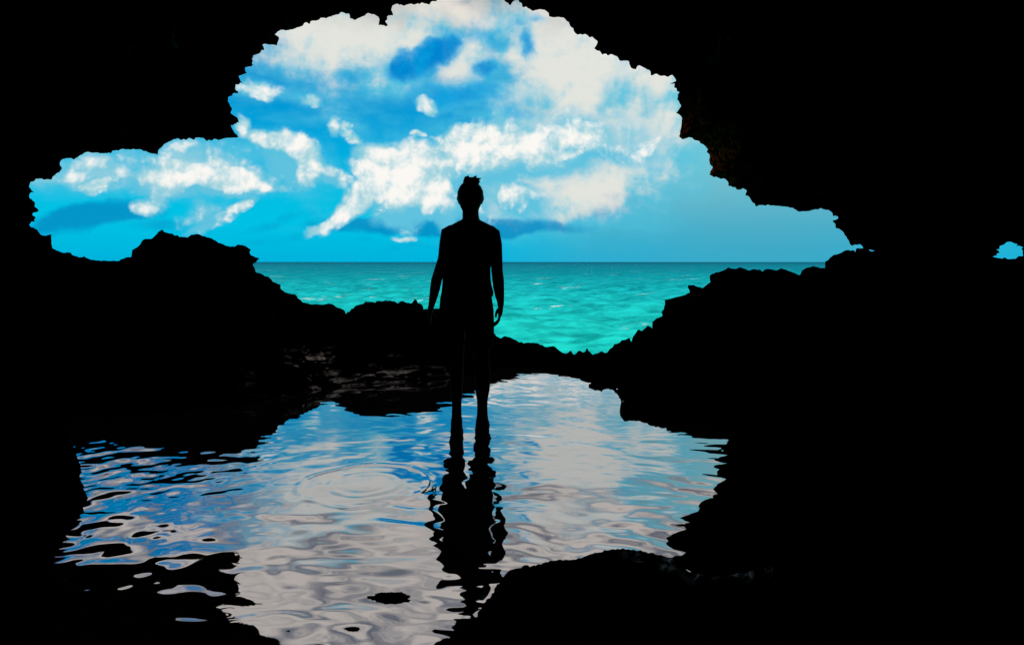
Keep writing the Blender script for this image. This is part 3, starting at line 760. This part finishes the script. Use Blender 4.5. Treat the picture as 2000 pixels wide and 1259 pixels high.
def build_person():
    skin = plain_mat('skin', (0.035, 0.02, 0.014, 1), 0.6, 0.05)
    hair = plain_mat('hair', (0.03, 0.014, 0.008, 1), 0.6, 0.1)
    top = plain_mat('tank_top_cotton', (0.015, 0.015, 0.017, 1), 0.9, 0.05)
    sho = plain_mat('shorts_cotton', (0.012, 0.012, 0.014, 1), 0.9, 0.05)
    bm = bmesh.new()
    # torso
    tube(bm, [sec(612, 868, 958, 0.10), sec(595, 863, 960, 0.115), sec(575, 866, 958, 0.11), sec(550, 868, 956, 0.095), sec(525, 870, 956, 0.095), sec(500, 870, 962, 0.105), sec(475, 871, 967, 0.11), sec(458, 872, 966, 0.10),
              sec(447, 872, 967, 0.085), sec(441, 878, 961, 0.07), sec(436, 887, 951, 0.06), sec(431, 897, 941, 0.055)], 32, True)
    # neck and head
    tube(bm, [sec(440, 900, 940, 0.058, -0.005), sec(430, 903, 937, 0.058), sec(420, 903, 935, 0.057, 0.005), sec(405, 903, 935, 0.06, 0.01)], 24, True)
    tube(bm, [sec(417, 908, 930, 0.045, 0.045), sec(411, 902.5, 934, 0.07, 0.03), sec(402, 898.5, 938, 0.088, 0.02), sec(390, 895.5, 941, 0.097, 0.012), sec(378, 894.5, 942, 0.100, 0.005), sec(366, 898, 939, 0.092, 0.0), sec(357, 906, 931, 0.065, 0)], 32, True)
    tube(bm, [(bx(918), 0.115, bz(383), 0.008, 0.010), (bx(918), 0.128, bz(392), 0.012, 0.014), (bx(918), 0.122, bz(396), 0.015, 0.012)], 12)      # nose
    tube(bm, [(bx(910), 0.105, bz(381), 0.014, 0.008), (bx(926), 0.105, bz(381), 0.014, 0.008)], 10)                                             # brow
    tube(bm, [(bx(913), 0.112, bz(403), 0.006, 0.007), (bx(923), 0.112, bz(403), 0.006, 0.007)], 10)                                             # lips
    for x, s in ((896.5, -1), (941, 1)):
        tube(bm, [(bx(x) + s * 0.004, 0.005, bz(380), 0.008, 0.018), (bx(x) + s * 0.008, 0.0, bz(388), 0.009, 0.020), (bx(x - s * 1.0), 0.005, bz(398), 0.007, 0.012)], 12)
    # arms
    tube(bm, [(bx(884), 0, bz(447), .036, .045), (bx(874.5), 0, bz(454), .050, .052), (bx(870), 0, bz(475), .044, .047), (bx(866.5), -.002, bz(505), .041, .042), (bx(858), -.004, bz(530), .0385, .040), (bx(852.5), 0, bz(547), .0385, .038),
              (bx(849), .012, bz(565), .036, .036), (bx(845), .026, bz(583), .029, .027), (bx(841.5), .036, bz(597), .0225, .022), (bx(839.5), .040, bz(604), .022, .020)], 24)
    tube(bm, [(bx(955), 0, bz(447), .036, .045), (bx(963.5), 0, bz(456), .050, .052), (bx(968.5), 0, bz(478), .045, .047), (bx(970), -.002, bz(508), .0425, .043), (bx(971), -.004, bz(530), .041, .041), (bx(973), 0, bz(546), .0425, .039),
              (bx(974), .010, bz(562), .040, .037), (bx(975.8), .022, bz(577), .034, .030), (bx(977.6), .034, bz(590), .0255, .023), (bx(977.6), .038, bz(597), .024, .021)], 24)
    # hands: palm, four unequal fingers, a thumb leaving the side of the palm
    def hand(wx, wy, wz, s, lean):
        # fingers hang down; back of the hand outward (s), thumb towards the sea and a little inward
        def p(dx, dy, dz): return (wx + s * dx + lean * (-dz), wy + dy, wz + dz)
        tube(bm, [p(0, 0, .005) + (.021, .019), p(.002, .004, -.02) + (.019, .030), p(.002, .006, -.05) + (.017, .039), p(-.002, .006, -.075) + (.014, .039)], 18)
        for k, (dy, L, cur) in enumerate(((.038, .070, .9), (.015, .078, 1.0), (-.008, .072, 1.1), (-.029, .056, 1.2))):
            a = p(-.002, dy, -.072)
            b = p(-.006 * cur, dy + .002, -.078 - L * .42)
            c = p(-.022 * cur, dy + .003, -.078 - L * .74)
            d = p(-.040 * cur, dy + .003, -.078 - L * .92)
            tube(bm, [a + (.0098, .0098), b + (.0092, .0092), c + (.0084, .0084), d + (.0070, .0070)], 12)
        tube(bm, [p(-.004, .024, -.018) + (.014, .014), p(-.020, .044, -.040) + (.0125, .0125), p(-.030, .056, -.066) + (.0105, .0105), p(-.031, .060, -.090) + (.0085, .0085)], 12)
    hand(bx(977.5), .040, bz(597), 1, -0.06)
    hand(bx(839.5), .042, bz(604), -1, -0.12)
    # legs and feet
    G = -0.13
    for lx, kx, cxx, ax, kr, cr, ar in ((889, 892, 892, 892, 14.5, 13.0, 9.2), (938, 941, 942.5, 942, 16, 15.6, 9.9)):
        tube(bm, [(bx(lx), 0, bz(603), .080, .092), (bx(lx), 0, bz(640), .072, .080), (bx((lx + kx) / 2), .004, bz(668), .061, .068), (bx(kx), .008, bz(692), kr * KM, .056), (bx(kx), .0, bz(708), kr * KM * .96, .054), (bx(cxx), -.012, bz(738), cr * KM, .057),
                  (bx(cxx), -.008, bz(760), cr * KM * .9, .050), (bx(ax), -.002, bz(782), ar * KM * 1.06, .040), (bx(ax), 0, bz(797), ar * KM, .038), (bx(ax), .004, G + .075, .036, .040), (bx(ax), .008, G + .045, .034, .045)], 24)
        sgn = -1 if lx < 910 else 1
        tube(bm, [(bx(ax), -.055, G + .028, .030, .026), (bx(ax), 0.0, G + .035, .034, .034), (bx(ax) + sgn * .008, .07, G + .034, .038, .030), (bx(ax) + sgn * .015, .13, G + .022, .044, .020), (bx(ax) + sgn * .018, .165, G + .016, .040, .014)], 20)
        for k in range(5):
            tx = bx(ax) + sgn * (.018 - .034 + .017 * k)
            Lk = (.205, .207, .200, .192, .180)[k]
            tube(bm, [(tx, .150, G + .014, .009, .009), (tx, Lk, G + .011, .0085 if k else .011, .009)], 10)
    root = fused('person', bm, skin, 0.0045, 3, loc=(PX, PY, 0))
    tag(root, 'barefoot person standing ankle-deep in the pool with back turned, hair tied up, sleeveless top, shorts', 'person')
    # hair
    bm = bmesh.new()
    tube(bm, [sec(418, 907, 931, 0.030, -0.035), sec(405, 900, 937, 0.060, -0.035), sec(396, 896, 941.5, 0.085, -0.014), sec(384, 893.2, 944.2, 0.100, -0.008), sec(374, 893.6, 944, 0.104, -0.004), sec(364, 898, 939.5, 0.098, 0), sec(356, 905.5, 932, 0.074, 0), sec(353, 912, 926, 0.04, 0)], 30, True)
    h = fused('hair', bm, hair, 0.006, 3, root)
    bm = bmesh.new()
    ball(bm, (bx(921), -.01, bz(355)), (.061, .055, .032))
    r = random.Random(4)
    for k in range(26):
        a = r.uniform(0, 6.28); q = r.uniform(.3, 1)
        c = Vector((bx(921) + .055 * q * math.cos(a), -.01 + .045 * q * math.sin(a), bz(354) + .024 * math.sqrt(max(0, 1.05 - q * q))))
        ball(bm, c, (r.uniform(.008, .013), r.uniform(.008, .013), r.uniform(.006, .012)), 10)
    for x0, y0, x1, y1, x2, y2 in ((933, 349, 939, 349.5, 941.5, 349), (907, 351, 909, 346, 914, 344.5), (913, 349, 914, 344, 916, 343), (929, 349, 930, 344, 931.5, 343.5), (925, 348, 927, 345, 930, 345)):
        tube(bm, [(bx(x0), -.01, bz(y0), .006, .006), (bx(x1), -.012, bz(y1), .005, .005), (bx(x2), -.013, bz(y2), .003, .003)], 8)
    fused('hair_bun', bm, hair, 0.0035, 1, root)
    # sleeveless top
    bm = bmesh.new()
    tube(bm, [sec(578, 861.5, 963, 0.122), sec(571, 862, 964.5, 0.124), sec(560, 863.5, 961, 0.114), sec(545, 864.5, 958.5, 0.105), sec(525, 867, 957.8, 0.105), sec(500, 869, 963.5, 0.114), sec(478, 871, 967.5, 0.118), sec(460, 877, 961, 0.108), sec(450, 882, 956, 0.095), sec(443, 885, 953, 0.08), sec(438, 890, 948, 0.070), sec(435, 894, 944.5, 0.065)], 34, True)
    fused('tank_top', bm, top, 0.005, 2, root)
    bm = bmesh.new()
    tube(bm, [sec(572, 862, 960, 0.116), sec(582, 859.5, 961, 0.122), sec(600, 858.2, 963.6, 0.128), sec(616, 859, 964.8, 0.122), sec(623, 860, 965, 0.112)], 34, True)
    tube(bm, [sec(604, 859.5, 911, 0.110), sec(632, 861, 908.4, 0.104), sec(655, 864, 907.5, 0.094), sec(676, 867, 907, 0.088)], 26, True)
    tube(bm, [sec(604, 908, 964.5, 0.110), sec(632, 910.8, 965.2, 0.104), sec(655, 912.5, 965, 0.094), sec(676, 915, 963.5, 0.088)], 26, True)
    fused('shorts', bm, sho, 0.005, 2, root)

# ------------------------------------------------------------------ small stones breaking the water near us
def stone(px, py, w, d, h, label, seed):
    g = ground_at(px, py)
    bm = bmesh.new()
    bmesh.ops.create_icosphere(bm, subdivisions=5, radius=1)
    co = np.array([v.co[:] for v in bm.verts])
    dd = crag(co * 2.2 + seed * 3.3, seed) * 0.55
    for v, k in zip(bm.verts, dd):
        q = v.co * (1 + k)
        v.co = (q.x * w, q.y * d, q.z * (h if q.z > 0 else 0.12))
    me = bpy.data.meshes.new('stone'); bm.to_mesh(me); bm.free(); me.materials.append(M_wet)
    o = bpy.data.objects.new('stone', me); COL.objects.link(o)
    o.location = (g[0], g[1], 0)
    return tag(o, label, 'stone')

build_cave()
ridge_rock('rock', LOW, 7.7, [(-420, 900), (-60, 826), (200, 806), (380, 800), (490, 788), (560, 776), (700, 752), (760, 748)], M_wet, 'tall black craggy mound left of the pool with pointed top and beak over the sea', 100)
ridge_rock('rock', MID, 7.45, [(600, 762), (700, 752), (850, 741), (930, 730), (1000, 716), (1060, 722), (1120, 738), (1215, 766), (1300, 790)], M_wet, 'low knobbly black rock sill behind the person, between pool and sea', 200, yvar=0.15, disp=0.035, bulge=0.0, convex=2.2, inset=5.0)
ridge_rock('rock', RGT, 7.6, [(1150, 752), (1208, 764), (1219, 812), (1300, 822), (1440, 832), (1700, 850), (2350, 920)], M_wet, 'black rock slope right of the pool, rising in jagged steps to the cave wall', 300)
FORE = [(800, 1330), (830, 1275), (850, 1254), (875, 1246), (901, 1241), (920, 1228), (933, 1215), (937, 1195), (950, 1175), (962, 1158), (978, 1130), (994, 1114), (1026, 1104), (1042, 1106), (1083, 1094), (1123, 1093), (1156, 1083), (1184, 1073), (1224, 1072), (1265, 1079), (1317, 1088), (1345, 1118), (1400, 1126), (1460, 1120), (1500, 1104), (1640, 1095), (1800, 1110), (2100, 1130)]
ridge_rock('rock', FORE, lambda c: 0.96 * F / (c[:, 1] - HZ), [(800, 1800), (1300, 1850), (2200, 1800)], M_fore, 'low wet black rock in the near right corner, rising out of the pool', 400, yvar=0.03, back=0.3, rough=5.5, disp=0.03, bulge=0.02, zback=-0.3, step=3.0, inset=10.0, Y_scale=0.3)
build_floor()
build_pool()
build_sea()
build_person()
stone(763, 1166, 0.058, 0.016, 0.014, 'flat ragged dark stone just breaking the near water left of the foreground rock', 1)
